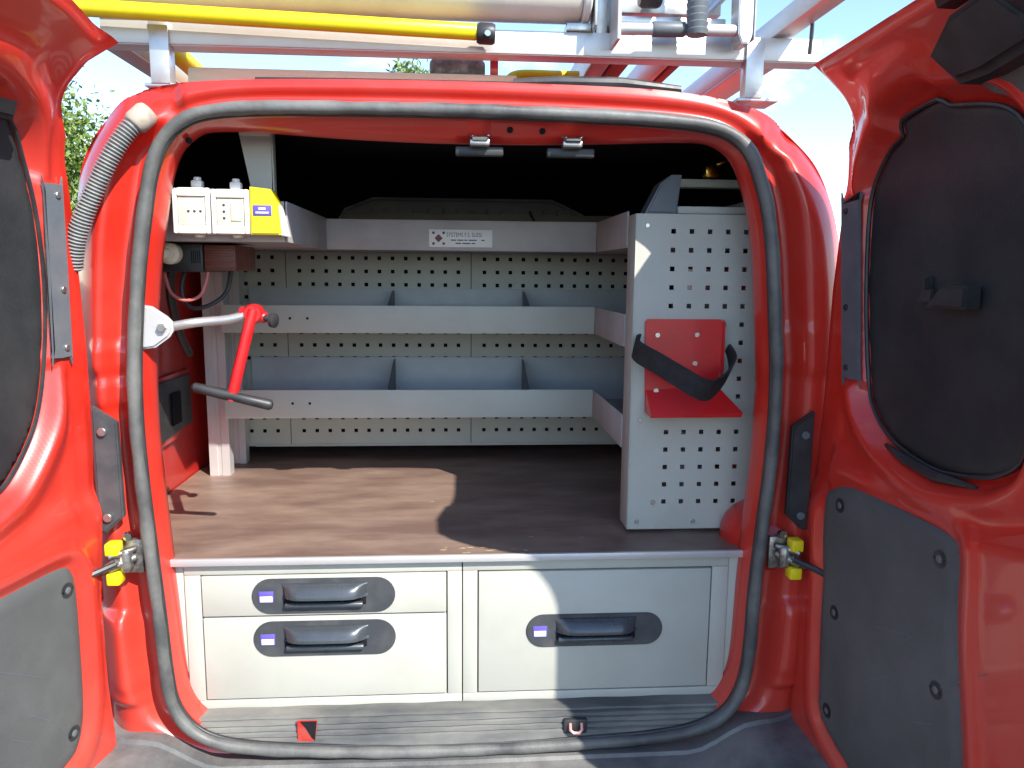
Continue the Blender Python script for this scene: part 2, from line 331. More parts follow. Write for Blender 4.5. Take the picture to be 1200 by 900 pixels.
# weather seal round the opening: fat bulb with a small lip
sp = np.stack([SEAL[:, 0], np.full(len(SEAL), -.004), SEAL[:, 1]], 1)
wob = .0112+.0005*np.sin(np.arange(len(SEAL))*.37)+.0006*np.sin(np.arange(len(SEAL))*1.1)
seal = obj('door_seal', tube(sp, wob, 14, closed=True), RUBBER, van, angle=80)
lp = sp+np.stack([nrm[:, 0]*-.0095, np.full(len(SEAL), .006), nrm[:, 1]*-.0095], 1)
obj('seal_lip', tube(lp, .0045, 8, closed=True), BLACK, seal, angle=80)
# lining: follows the body just inside the shell
def quadbox(name, x0, x1, y0, y1, z0, z1, m, bev=.002): return obj(name, box(x0, x1, y0, y1, z0, z1, bev), m, van)
def lining(name, lo, hi, m, ys=((.09, -.002), (.18, .014), (.5, .036), (1.175, .040))):
    I = [i for i, p in enumerate(OUT) if lo(p)]
    ps = [OUT[i] for i in I]; V = []
    for (yy, g) in ys:
        for p in ps:
            x = p[0]+np.sign(p[0])*(g*(1-.8*float(sm(1.58, 1.80, p[1])))-.010)*min(1, abs(p[0])/.5); z = p[1]-.030*sm(1.62, 1.80, p[1]); V.append((x, yy, z))
    k = len(ps); return obj(name, (V, [(a*k+j, a*k+j+1, (a+1)*k+j+1, (a+1)*k+j) for a in range(len(ys)-1) for j in range(k-1)]), m, van)
lining('side_wall', lambda p: p[0] < 0 and p[1] < 1.53, 0, REDIN); lining('side_wall', lambda p: p[0] > 0 and p[1] < 1.55, 0, REDIN)
lining('headliner', lambda p: p[1] > 1.51, 0, LINING)
quadbox('bulkhead', -.75, .75, 1.176, 1.19, .55, 1.855, LINING)
quadbox('load_floor', -.69, .69, .06, 1.16, .56, .575, BLACK)
# ribbed grille in the bulkhead behind the top shelf
gp = [(-.42, 1.60), (-.36, 1.70), (-.27, 1.735), (.30, 1.735), (.40, 1.69), (.45, 1.60)]
DK = mat('dim_grey_plastic', (.22, .23, .24), .6, col2=(.28, .28, .29), nscale=12)
gr = obj('bulkhead_grille', prism(gp, 1.09, 1.16, .012, 3), DK, van)
for k in range(16):
    x = -.33+k*.046; obj('rib', box(x, x+.010, 1.075, 1.091, 1.60, 1.70, .003), DK, gr)
# left wall pocket with a dark tray
pk = obj('wall_pocket', box(-.740, -.712, .40, .665, 1.075, 1.245, .006), REDIN, van)
obj('pocket_insert', prism([(.415, 1.09), (.65, 1.103), (.642, 1.232), (.425, 1.236)], 0, .006, .002, mapf=lambda a, b, c: (-.711+b, a, c)), BLACK, pk)
obj('pocket_latch', box(-.704, -.700, .50, .56, 1.12, 1.20, .002), LINING, pk)
for z in (1.02, .985): obj('wall_slot', box(-.732, -.7255, .48, .51, z, z+.012, 0), LINING, van)
# red wheel-arch hump beside the worktop
V = []
for i in range(17):
    for j in range(24):
        a = math.pi*i/16; b = 2*math.pi*j/24; V.append((.672-.118*math.cos(a), .12+.10*math.sin(a)*math.cos(b), .952+.088*math.sin(a)**.8*math.sin(b)))
Fc = [(i*24+j, i*24+(j+1) % 24, (i+1)*24+(j+1) % 24, (i+1)*24+j) for i in range(16) for j in range(24)]
obj('wheel_arch', (V, Fc), REDIN, van, angle=80)
# sill plate: ribbed profile
prof = [(.060, .637), (.024, .6355), (.018, .634), (.0165, .630), (.0195, .629), (.0120, .626), (.0105, .620), (.0150, .619), (.0100, .6155), (.0085, .609), (.0130, .608), (.0080, .6045), (.0066, .598), (.0105, .597), (.0045, .593), (.0030, .586), (.0010, .580), (-.003, .568)]
V = []; xs = np.linspace(-1, 1, 41); rimp = SEAL-nrm*.007
def xlim(z):
    c = []
    for a, b in zip(rimp, np.roll(rimp, -1, 0)):
        if (a[1]-z)*(b[1]-z) < 0: c.append(a[0]+(b[0]-a[0])*(z-a[1])/(b[1]-a[1]))
    return min(c), max(c)
for (y, z) in prof:
    a, b = xlim(max(z, .580))
    for x in xs: V.append(((a+b)/2+x*(b-a)/2, y, z+.0008*math.sin(x*23+z*300)*(1-x**8)))
n = 41; Fc = [(i*n+j, i*n+j+1, (i+1)*n+j+1, (i+1)*n+j) for i in range(len(prof)-1) for j in range(n-1)]
sill = obj('sill_plate', (V, Fc), SILL, van, angle=25)
obj('sill_recess', prism([(-.316, .584), (-.282, .586), (-.277, .632), (-.316, .632)], .0035, .0065, .001), mat('sill_recess_red', (.45, .02, .015), .5, col2=(.3, .1, .07), nscale=40), sill)
obj('recess_shadow_slot', prism([(-.310, .631), (-.278, .631), (-.282, .590), (-.288, .596), (-.300, .618)], .0026, .0034), LINING, sill)
st = obj('floor_striker', box(.208, .256, .001, .012, .587, .618, .004), BLACK, sill)
V1 = tube([(.221, .000, .612), (.221, -.006, .600), (.227, -.008, .595), (.238, -.008, .595), (.244, -.006, .600), (.244, .000, .612)], .0032, 8)
obj('striker_loop', V1, mat('pale_red_steel', (.7, .35, .33), .35, .4), sill)
# bumper
V = []; xs = np.linspace(-.86, .86, 61); pf = [(.05, 1.0), (-.006, 1.0), (-.010, .975), (-.03, .972), (-.17, .955), (-.20, .90), (-.205, .70), (-.20, .2)]
for (y, f_) in pf:
    for x in xs:
        zt = .552+.060*sm(.46, .60, abs(x)); V.append((x, y+.10*sm(.6, .86, abs(x))-.012*(1-abs(x)), .30+(zt-.30)*f_))
n = 61; Fc = [(i*n+j, i*n+j+1, (i+1)*n+j+1, (i+1)*n+j) for i in range(len(pf)-1) for j in range(n-1)]
obj('rear_bumper', (V, Fc), BUMP, van, angle=40)
# strikers above the opening
for x in (.038, .206):
    k = obj('striker_plate', box(x-.044, x+.044, .036, .052, 1.712, 1.728, .003), BLACK, van)
    obj('striker_loop', tube([(x-.017, .036, 1.748), (x-.017, .014, 1.744), (x-.012, .006, 1.738), (x+.012, .006, 1.738), (x+.017, .014, 1.744), (x+.017, .036, 1.748)], .0042, 8), CHROME, k)
    obj('striker_catch', box(x-.018, x+.018, .012, .038, 1.726, 1.738, .003), STEEL, k)
for x, z in ((.093, 1.757), (.152, 1.756), (-.475, 1.727)): obj('rim_hole', disc((x, .032, z), .0055, th=.006), LINING, van)
# black gasket and red gutter along the roof edge
obj('roof_gasket', tube([(.10, .05, 1.842), (.18, .048, 1.845), (.30, .047, 1.845), (.41, .05, 1.838)], [.009, .012, .0125, .008], 10), BLACK, van)
obj('roof_gutter', tube([(-.36, .046, 1.8375), (-.2, .045, 1.839), (.1, .045, 1.8405)], [.004, .0045, .004], 8), BLACKM, van)
obj('roof_antenna', tube([(.93, 1.5, 1.80), (.94, 1.55, 2.02), (.945, 1.58, 2.25)], [.004, .003, .0018], 6), BLACK, van)
# hinges and hinge covers
def hinge(s, x, zc):
    c = [(0, .118), (.042, .088), (.044, -.088), (.012, -.118), (0, -.118)]
    cv = obj('hinge_cover', prism([(x+s*(-.018+p[0]), zc+p[1]) for p in c], -.004, .012, .003), HCOV if s > 0 else BLACK, van)
    for dz in (.072, -.088): obj('cover_bolt', rod((x, -.004, zc+dz), (x, -.011, zc+dz), .008, 12), STEEL if s > 0 else STRIP, cv)
    hz = zc-.168
    hb = obj('door_hinge', join(rod((x+s*.030, -.012, hz-.020), (x+s*.030, -.012, hz+.020), .012), rod((x+s*.004, -.03, hz-.01), (x+s*.045, -.004, hz+.004), .008), rod((x+s*.006, -.03, hz+.012), (x+s*.045, -.004, hz+.02), .006), box(min(x+s*.014, x+s*.056), max(x+s*.014, x+s*.056), .0, .012, hz-.03, hz+.036, .004), rod((x-s*.012, -.02, hz-.02), (x+s*.02, -.025, hz+.004), .007)), GREASE, van)
    for dz in (.026, -.030): obj('hinge_bush', box(x+s*.012-.012, x+s*.012+.012, -.032, -.004, hz+dz-.012, hz+dz+.012, .004), YEL, hb)
    obj('hinge_bolt', rod((x+s*.034, .0, hz+.044), (x+s*.034, -.012, hz+.044), .009, 12), CHROME, hb)
    obj('check_strap', tube([(x+s*.02, -.03, hz-.0), (x-s*.015, -.05, hz-.012), (x-s*.05, -.09, hz-.025)], .006, 8), BLACK, hb)
hinge(1, -.641, 1.139)
hinge(-1, .664, 1.125)

# ---- doors
def wz(z):
    t = max(0.0, z-1.66); return 3.1*t*t if t < .2 else .124+1.24*(t-.2)
def build_door(s, hx, phi, outline, win, pan, zc, stripz, stripu, screws):
    ph = math.radians(phi); d = Vector((s*math.sin(ph), -math.cos(ph), 0)); inn = Vector((-s*math.cos(ph), -math.sin(ph), 0)); h0 = Vector((hx, 0, 0))
    def D(u, w_, z): p = h0+d*u+inn*(w_+wz(z)*(1+(.25 if s > 0 else 0)*float(sm(.40, .62, u)))); return (p.x, p.y, z)
    win = crom(win, 4); pan_s = crom(pan, 3)
    pmax = max(p[0] for p in outline)
    def h(U, V, di, sh):
        dw = sdf(U, V, win)[0]; dp = sdf(U, V, pan_s)[0]
        ln = zc+.03*np.cos((U-.33)*7)*-1
        low = sm(ln+.035, ln-.01, V)
        r = .020*low
        ridge = sm(.006, .03, dw)*(1-.75*sm(.03, .085, dw)); r = r+(1-low)*(-.014+.034*ridge-.0*dw)
        top = (.5+.5*np.cos(np.clip((V-1.815)/.035, -1, 1)*math.pi)); r = r+.007*top*sm(.09, .15, U)
        r = np.where(dw < .004, -.016, r)
        r = r+(-.007*sm(.010, .002, dp))
        r = r+.006*sm(.012, .02, dp)*sm(.05, .03, dp)
        # hinge flange and hem
        hs_ = sm(.075, .045, U)*sm(1.05, 1.12, V)*sm(1.80, 1.72, V); r = r*(1-hs_)+.002*hs_
        r = r-(.004+.012*sm(.03, .08, U))*sm(.016, .004, di)
        pu0 = np.interp(V, [stripz[0], stripz[1]], [stripu[1][0], stripu[0][0]]); pu1 = np.interp(V, [stripz[0], stripz[1]], [stripu[1][1], stripu[0][1]])
        pe = np.maximum(np.maximum(pu0-U, U-pu1), np.maximum(stripz[0]-V, V-stripz[1]))
        k = sm(.016, .004, pe)*sm(.002, .006, dw); r = r*(1-k)+.004*k
        # free edge shut-face step
        r = r-.020*sm(pmax-.075, pmax-.045, U)
        return r
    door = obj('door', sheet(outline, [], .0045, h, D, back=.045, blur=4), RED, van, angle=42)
    tag(door, 'right hand rear door in shade with a shiny red inside' if s > 0 else 'left hand rear door with its red inside lit by the sun')
    wb = sheet(win, [], .012, lambda U, V, di, sh: -.009-.005*sm(.006, 0, di), D, back=.015)
    obj('window_board', wb, BOARD, door, angle=50)
    rim = np.array([D(p[0], -.008, p[1]) for p in resample(win, 120)])
    obj('window_gasket', tube(rim, .0035, 6, closed=True), BLACK, door)
    obj('trim_panel', sheet(pan_s, [], .012, lambda U, V, di, sh: .0205-.007*sm(.010, 0, di), D, back=-.008), TRIM, door, angle=50)
    for k in range(5):
        ua, za = rng.uniform(.16, .40), rng.uniform(.70, .95); ang = rng.uniform(.3, .9); ln = rng.uniform(.03, .12); c_, s_ = math.cos(ang)*ln, math.sin(ang)*ln
        obj('scuff_mark', ([D(ua, .0211, za), D(ua+c_, .0211, za+s_), D(ua+c_-.0006, .0211, za+s_+.0012), D(ua-.0006, .0211, za+.0012)], [(0, 1, 2, 3)]), STRIP, door)
    for (u, z) in screws:
        a = Vector(D(u, .0200, z)); obj('screw_cup', tube([a, a+inn*.0015, a+inn*.0022, a+inn*.0005], [.001+.012, .0135, .010, .006], 18), BLACK, door)
        obj('trim_screw', rod(a+inn*.0005, a+inn*.003, .006, 12), STRIP, door)
    (a0, b0), (a1, b1) = stripu
    sp_ = [(a0, stripz[1]), (b0, stripz[1]), (b1, stripz[0]), (a1, stripz[0])]
    sp_ = crom(np.array([(p[0], p[1]) for p in [(a0+.004, stripz[1]), (b0, stripz[1]), (b0, stripz[1]-.01), (b1, stripz[0]+.01), (b1, stripz[0]), (a1+.006, stripz[0]), (a1, stripz[0]+.008), (a0, stripz[1]-.006)]]), 2)
    obj('hinge_side_plate', prism([tuple(p) for p in sp_], .0045, .0105, .0015, mapf=D), STRIP, door)
    for t in (.06, .60, .94):
        u = a0+(a1-a0)*t+.30*(b0-a0) if s > 0 else a0+(a1-a0)*t+.35*(b0-a0); z = stripz[1]+(stripz[0]-stripz[1])*t
        a = Vector(D(u, .0098, z)); obj('plate_screw', rod(a, a+inn*.004, .0055, 12), STEEL if s < 0 else BLACK, door)
    return door, D, inn, d
R_OUT = [(-.026, .46), (-.029, .667), (-.03, .816), (-.023, 1.035), (-.012, 1.18), (-.005, 1.278), (0, 1.474), (.014, 1.599), (.030, 1.69), (.044, 1.731), (.060, 1.757), (.072, 1.783), (.076, 1.80), (.074, 1.823), (.069, 1.857), (.10, 1.858), (.232, 1.862), (.36, 1.866), (.52, 1.874), (.700, 1.874), (.730, 1.85), (.737, 1.79), (.739, 1.6), (.739, 1.2), (.735, .9), (.71, .46)]
R_WIN = [(.127, 1.321), (.103, 1.45), (.092, 1.594), (.105, 1.662), (.150, 1.706), (.190, 1.722), (.198, 1.744), (.290, 1.756), (.308, 1.744), (.371, 1.733), (.412, 1.719), (.437, 1.692), (.470, 1.63), (.485, 1.52), (.492, 1.40), (.489, 1.31), (.482, 1.265), (.460, 1.243), (.423, 1.225), (.355, 1.212), (.296, 1.211), (.206, 1.232), (.150, 1.272)]
R_PAN = [(.052, 1.075), (.077, 1.111), (.117, 1.127), (.169, 1.133), (.30, 1.134), (.392, 1.131), (.414, 1.112), (.421, 1.024), (.437, .929), (.458, .82), (.468, .68), (.45, .61), (.30, .60), (.19, .628), (.105, .656), (.079, .693), (.070, .80), (.064, .92)]
doorR, DR, innR, dR = build_door(1, .70, 3, R_OUT, R_WIN, R_PAN, 1.165, (1.319, 1.634), ((.029, .087), (.070, .124)), [(.114, 1.091), (.383, 1.093), (.120, .89), (.400, .898), (.119, .696)])
L_OUT = [(.007, .46), (.007, .607), (.018, .735), (.02, .904), (.002, 1.061), (-.007, 1.186), (-.008, 1.373), (0, 1.538), (.008, 1.65), (.019, 1.722), (.036, 1.75), (.045, 1.77), (.048, 1.795), (.044, 1.833), (.030, 1.853), (.020, 1.866), (.084, 1.879), (.14, 1.891), (.3, 1.91), (.50, 1.91), (.64, 1.87), (.69, 1.8), (.705, 1.5), (.71, .9), (.70, .46)]
L_WIN = [(.144, 1.738), (.098, 1.685), (.074, 1.577), (.071, 1.451), (.088, 1.324), (.115, 1.242), (.165, 1.175), (.205, 1.148), (.28, 1.128), (.48, 1.125), (.55, 1.15), (.595, 1.22), (.61, 1.45), (.595, 1.62), (.55, 1.71), (.48, 1.745), (.25, 1.757)]
L_PAN = [(.080, .72), (.097, .663), (.137, .640), (.30, .60), (.54, .60), (.575, .64), (.582, .80), (.58, .94), (.545, .985), (.35, .992), (.216, .994), (.112, .996), (.084, .980), (.076, .93), (.076, .83)]
doorL, DL, innL, dL = build_door(-1, -.665, 15, L_OUT, L_WIN, L_PAN, 1.075, (1.351, 1.640), ((.033, .074), (.038, .080)), [(.103, .954), (.113, .695), (.55, .95), (.55, .68)])
# latch boxes at the tops of the doors, handle in the board, gasket below the window
lt = obj('upper_latch', prism([(.374, 1.790), (.445, 1.818), (.53, 1.822), (.55, 1.79), (.54, 1.760), (.452, 1.750), (.400, 1.750)], .004, .050, .008, 3, mapf=DR), BLACK, doorR)
obj('latch_base', prism([(.385, 1.772), (.54, 1.772), (.54, 1.735), (.455, 1.722), (.415, 1.738)], .0, .016, .003, mapf=DR), TRIM, doorR)
obj('latch_lever', prism([(.432, 1.830), (.446, 1.846), (.56, 1.850), (.56, 1.832)], .008, .045, .006, 3, mapf=DR), BLACK, doorR)
obj('board_handle', join(prism([(.300, 1.455), (.385, 1.455), (.385, 1.488), (.330, 1.488)], -.006, .022, .004, mapf=DR), prism([(.262, 1.462), (.299, 1.462), (.299, 1.482), (.275, 1.480)], -.006, .010, .002, mapf=DR), prism([(.268, 1.478), (.278, 1.478), (.278, 1.50), (.268, 1.50)], -.008, .006, .002, mapf=DR)), BLACK, doorR)
obj('lower_gasket', tube([DR(.200, -.002, 1.222), DR(.25, 0, 1.211), DR(.33, 0, 1.202), DR(.415, -.002, 1.208)], [.003, .008, .009, .003], 10), BLACK, doorR)
obj('latch_bump', prism([(.155, 1.722), (.20, 1.722), (.20, 1.748), (.155, 1.748)], .004, .03, .006, mapf=DL), BLACK, doorL)
# free-edge latch gear on the right door
obj('edge_catch', prism([(.590, .985), (.625, .985), (.625, 1.02), (.590, 1.02)], .0, .012, .003, mapf=DR), BLACK, doorR)

WT = .9495
# ------------------------------------------------------------------ drawer cabinet
cab = thing('drawer_cabinet', 'pale grey steel drawer cabinet standing on the load floor under the worktop', 'cabinet', (0, .05, .575))
CY = .05
def C(name, x0, x1, z0, z1, y0=CY, y1=CY+.02, m=GREY, p=cab, bev=.0012): return obj(name, box(x0, x1, y0, y1, z0, z1, bev), m, p)
C('side_filler', -.560, -.5335, .620, .937, CY+.004, CY+.02); C('side_filler', .5485, .582, .620, .937, CY+.004, CY+.02)
for (x0, x1, l, r) in ((-.532, .0055, -.502, -.023), (.0075, .547, .0365, .5135)):
    C('top_rail', x0, x1, .9145, .9365); C('bottom_rail', x0, x1, .632, .653)
    C('stile', x0, l, .6535, .914); C('stile', r, x1, .6535, .914)
C('carcass', -.533, .548, .634, .935, CY+.04, .75, LINING, bev=.0)
def drawer(x0, x1, z0, z1, px0, px1, pz0, pz1):
    d = obj('drawer', box(x0, x1, CY-.0015, CY+.03, z0, z1, .0018), GREY, cab)
    zc = (pz0+pz1)/2; r = (pz1-pz0)/2
    pts = [(px0+r+r*math.cos(a), zc+r*math.sin(a)) for a in np.linspace(math.pi/2, 3*math.pi/2, 14)]+[(px1-r+r*math.cos(a), zc+r*math.sin(a)) for a in np.linspace(-math.pi/2, math.pi/2, 14)]
    obj('handle_plate', prism(pts, CY-.0045, CY-.0005, .0012, 2), HCOV, d)
    gx0, gx1 = px0+.057, px1-.053
    # hooded pull: curved hood over a dark finger gap, with a lower lip
    V = []; ns = 10; nx = 15
    for i in range(nx):
        t = i/(nx-1); x = gx0+(gx1-gx0)*t; e = 1-abs(2*t-1)**6
        for k in range(ns):
            a = math.pi*.5*k/(ns-1); V.append((x+(.006*(k/ns))*(1 if t < .5 else -1)*(1-e), CY-.004-.026*e*math.sin(a)-.001, zc+.027-.026*(1-math.cos(a))*1.0))
        V.append((x, CY-.004-.020*e, zc-.001)); V.append((x, CY-.0045, zc+.004))
    q = ns+2; Fc = [(i*q+k, i*q+(k+1), (i+1)*q+k+1, (i+1)*q+k) for i in range(nx-1) for k in range(q-1)]
    obj('handle_grip', (V, Fc), mat('satin_handle', (.06, .07, .08), .28, .3, col2=(.09, .10, .11)) if 'satin_handle' not in bpy.data.materials else bpy.data.materials['satin_handle'], d, angle=60)
    obj('finger_recess', box(gx0+.004, gx1-.004, CY-.0065, CY-.004, zc-.018, zc+.003, .001), LINING, d)
    obj('grip_lip', rod((gx0+.008, CY-.010, zc-.0165), (gx1-.010, CY-.010, zc-.0165), .006, 10), bpy.data.materials['satin_handle'], d)
    lb = obj('label_card', box(px0+.014, px0+.042, CY-.0055, CY-.0044, zc-.012, zc+.011, .0004), PURPLE, d)
    obj('label_window', box(px0+.016, px0+.040, CY-.0062, CY-.0056, zc-.0105, zc+.001, .0003), PAPER, d)
    return d
tag(drawer(-.4995, -.0255, .8295, .912, -.404, -.126, .834, .906), 'shallow upper drawer')
tag(drawer(-.4995, -.0255, .656, .826, -.404, -.126, .745, .818), 'deep lower drawer')
tag(drawer(.039, .511, .656, .911, .135, .414, .751, .820), 'single deep drawer half in shade')

# ------------------------------------------------------------------ worktop
wt_poly = [(-.566, .045), (.583, .045), (.583, .092), (.68, .10), (.722, .4), (.722, 1.06), (-.722, 1.06), (-.722, .4), (-.68, .10), (-.566, .092)]
bm_ = prism(wt_poly, .938, WT, .001, 1); wt_v = ([(p[0], p[2], p[1]) for p in bm_[0]], bm_[1])
wt = tag(obj('worktop', wt_v, PLY), 'brown scuffed plywood worktop lying on top of the drawer cabinet', 'worktop')
obj('edge_trim', box(-.567, .584, .036, .0448, .9372, .9515, .0015), ALUW, wt)
for k in range(20):
    x = rng.uniform(-.5, .5); y = rng.uniform(.06, .45); s = rng.uniform(.002, .006)
    if k < 14: x = rng.uniform(-.05, .14); y = rng.uniform(.05, .085)
    V = [(x+s*(1+.4*rng.random())*math.cos(a)*1.4, y+s*.7*math.sin(a), WT+.0004) for i, a in enumerate(list(np.linspace(0, 2*math.pi, 9)[:-1])+[0])]
    V[8] = (x, y, WT+.0014)
    obj('wood_chip', (V, [(i, (i+1) % 8, 8) for i in range(8)]), CHIP, wt)

# ------------------------------------------------------------------ shelving unit
rack = thing('shelving_unit', 'grey steel U shaped van shelving with three trays and a perforated back', 'shelving', (0, .87, .9495))
P = .0382
cols = [-.574+P*k for k in range(-1, 31)]
gapi = (-.498, .036)
rows = [1.540, 1.502, 1.464, 1.426, 1.325, 1.287, 1.249, 1.108, 1.070, 1.031]
for (x0, x1) in ((-.640, -.499), (-.497, .0355), (.0375, .570)):
    xs = [round(c, 4) for c in cols if x0+.012 < c < x1-.012]
    obj('back_panel', perf(x0, x1, .985, 1.60, xs, rows, .0053, lambda x, t, z: (x, .87+t, z)), GREY, rack, smooth=False)
obj('back_panel_foot', box(-.60, .57, .866, .8685, .984, .992, .0008), GREY, rack)
def tray(z0, z1, zb, arm_l, x0):
    t = obj('shelf', box(x0, .362, .593, .862, z0, z0+.003, .0), GREYD, rack)
    obj('front_lip', box(x0, .3555, .588, .5925, z0, z1, .001), GREY if z1 < 1.5 else GREYD, t)
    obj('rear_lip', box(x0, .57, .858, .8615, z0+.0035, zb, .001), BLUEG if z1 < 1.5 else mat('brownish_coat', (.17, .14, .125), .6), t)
    # right arm running back to the end panel
    obj('arm_floor', box(.3625, .638, .1585, .862, z0+.0005, z0+.003, 0), GREYD, t)
    obj('arm_lip', box(.3560, .3598, .226, .5875, z0, z1, .001), GREYD, t)
    obj('outer_lip', box(.634, .638, .160, .857, z0+.004, z1+.03, .001), GREYD, t)
    if arm_l:
        obj('arm_floor', box(-.640, x0-.0005, .145, .862, z0+.0005, z0+.003, 0), GREYD, t)
        obj('arm_lip', box(x0, x0+.004, .14, .5875, z0, z1+.002, .001), GREYD, t)
        obj('end_lip', box(-.640, x0-.001, .136, .1395, z0, z1+.002, .001), GREYD, t)
    else:
        for x in (-.188, .187) if z1 > 1.3 else (-.188, .187):
            obj('divider', prism([(.600, z0+.0035), (.855, z0+.0035), (.855, zb-.004), (.80, zb-.006), (.600, z1-.010)], 0, .0022, 0, mapf=lambda a, b, c, x=x: (x+b, a, c)), STRIP, t)
        for dx in (.172, .216):
            obj('lip_hole', disc((x0+dx-.0, .5878, (z0+z1)/2+.002), .0035, th=.0006, k=10), LINING, t)
    return t
top = tray(1.556, 1.632, 1.668, True, -.336)
mid = tray(1.344, 1.415, 1.453, False, -.602)
low = tray(1.122, 1.196, 1.253, False, -.602)
tag(top, 'top shelf with a white maker plate on its lip'); tag(mid, 'middle shelf with two dividers'); tag(low, 'lowest shelf with two dividers')
# maker's plate on the top shelf
pl = obj('maker_plate', box(-.075, .086, .5862, .5878, 1.565, 1.609, .0006), PAPER, top)
zc = 1.587
text('plate_print', 'SYSTEMS F.S. SUSSI', .0150, (-.031, .586, 1.5955), INK, top, xs=.74)
for (zz, spans) in ((1.5825, ((-.020, -.006), (-.003, .012), (.0145, .022), (.025, .046), (.058, .066))), (1.5745, ((-.008, .006), (.009, .030), (.033, .042)))):
    obj('plate_print', join(*[box(a, b, .5858, .5862, zz-.0014, zz+.0014, 0) for a, b in spans]), INK, top, smooth=False)
def diamond(cx, cz, r, m): obj('plate_emblem', prism([(cx+r, cz), (cx, cz+r), (cx-r, cz), (cx, cz-r)], .5857, .5863), m, top)
diamond(-.051, zc, .0105, INKRED)
for sx, sz in ((-1, 1), (1, 1), (-1, -1), (1, -1)):
    obj('plate_emblem', disc((-.051+sx*.0130, .5863, zc+sz*.0135), .0036, th=.0006, k=8), INK if sx*sz > 0 else INKRED, top)
# uprights
def post(x0, x1, y0, y1, z0, z1):
    w_ = x1-x0
    prof = [(0, 0), (w_*.38, 0), (w_*.42, .003), (w_*.58, .003), (w_*.62, 0), (w_, 0), (w_, y1-y0), (0, y1-y0)]
    b = prism([(x0+p[0], y0+p[1]) for p in prof], z0, z1); return ([(p[0], p[2], p[1]) for p in b[0]], b[1])
obj('upright', post(-.672, -.618, .665, .70, WT+.0003, 1.60), ALUW, rack, smooth=False)
obj('upright', post(-.660, -.612, .80, .835, WT+.0003, 1.60), ALUW, rack, smooth=False)
# hanger from the roof above the sockets
obj('roof_hanger', join(prism([(-.422, 1.768), (-.360, 1.768), (-.362, 1.640), (-.398, 1.640)], .150, .153, 0), box(-.422, -.358, .135, .168, 1.768, 1.772, .001), box(-.3600, -.3575, .150, .172, 1.64, 1.768, .0005)), GREY, rack)
obj('hanger_tape', box(-.420, -.362, .1470, .1495, 1.757, 1.766, .0006), CREAM, rack)
n0 = set(bpy.data.objects)
# perforated end panel on the right
EY = .155
ecol = [.4437+.0385*k for k in range(5)]; erow = [1.589-.0385*k for k in range(16)]
ep = obj('end_panel', perf(.3665, .648, WT+.0005, 1.624, [round(x, 4) for x in ecol], [round(z, 4) for z in erow], .0049, lambda x, t, z: (x, EY+t, z)), GREY, rack, smooth=False)
obj('end_flange', box(.364, .3663, EY-.001, EY+.07, WT+.0005, 1.624, .0006), GREY, rack)
obj('end_top_return', box(.453, .648, EY+.012, EY+.03, 1.6255, 1.641, .002), GREY, rack)
for (x, z) in ((.388, 1.600), (.386, 1.192), (.42, 1.01), (.385, .968), (.51, .966)): obj('panel_screw', rod((x, EY+.001, z), (x, EY-.003, z), .005, 10), STEEL, rack)
obj('corner_cover', prism([(.383, 1.6245), (.449, 1.6245), (.458, 1.703), (.437, 1.703), (.414, 1.686)], EY+.002, EY+.06, .004, 2), STRIP, rack)
obj('top_bar', box(.459, .645, .235, .265, 1.687, 1.705, .003), GREY, rack)
for o in set(bpy.data.objects)-n0:
    for v in o.data.vertices: v.co.x *= .984; v.co.z = max(1.5+(v.co.z-1.5)*.984, WT+.0005)
# small objects in the lower right tray
tag(obj('dark_pouch', box(.50, .60, .50, .66, 1.1262, 1.165, .015, 3), BLACKM), 'black lump lying in the right end of the lowest tray', 'pouch')
tag(obj('thin_rod', rod((.20, .80, 1.672), (.245, .70, 1.5605), .004, 8), BLACK), 'thin dark rod leaning in the top tray', 'rod')

# ------------------------------------------------------------------ sockets, yellow box, inverter
def socket(x0, x1, z0, z1, label, kind):
    y0, y1 = .086, .135
    t = thing('power_socket', label, 'socket', ((x0+x1)/2, y1, z0), 'white power sockets on the shelf end')
    fw = .0085
    body = join(box(x0, x1, y0+.008, y1, z0, z1, .004, 3), box(x0+.0006, x0+fw, y0, y0+.0078, z0+.0006, z1-.0006, .002), box(x1-fw, x1-.0006, y0, y0+.0078, z0+.0006, z1-.0006, .002), box(x0+fw+.0004, x1-fw-.0004, y0, y0+.0078, z1-fw*1.9, z1-.0006, .002), box(x0+fw+.0004, x1-fw-.0004, y0, y0+.0078, z0+.0006, z0+fw*1.9, .002))
    obj('housing', body, WHITE, t)
    cx, cz_ = (x0+x1)/2, (z0+z1)/2
    obj('socket_plate', box(x0+fw+.001, x1-fw-.001, y0+.004, y0+.0075, z0+fw*1.9+.001, z1-fw*1.9-.001, .001), CREAM, t)
    if kind == 0: pts = [(cx+.004+dx, cz_-.001) for dx in (-.010, .001, .012)]
    else: pts = [(cx-.012, cz_+dz) for dz in (-.012, 0, .012)]; obj('switch_rocker', box(cx+.001, cx+.020, y0+.0015, y0+.0038, cz_-.017, cz_+.017, .001), CREAM, t)
    for p in pts: obj('socket_hole', disc((p[0], y0+.0042, p[1]), .0027, th=.0008, k=10), INK, t)
    obj('hinge_knob', join(box(cx-.002, cx+.018, y0+.010, y0+.028, z1+.0003, z1+.014, .003), rod((cx+.008, y0+.019, z1+.013), (cx+.008, y0+.019, z1+.020), .007, 10)), WHITE, t)
    obj('cable_boss', rod((cx+.006, y0+.026, z0-.006), (cx+.006, y0+.026, z0-.0003), .010, 12), CREAM, t)
socket(-.5305, -.4620, 1.5680, 1.653, 'left white power socket with three holes in a row beside the seal', 0)
socket(-.4600, -.3910, 1.5680, 1.651, 'white power socket with a rocker switch beside the yellow box', 1)
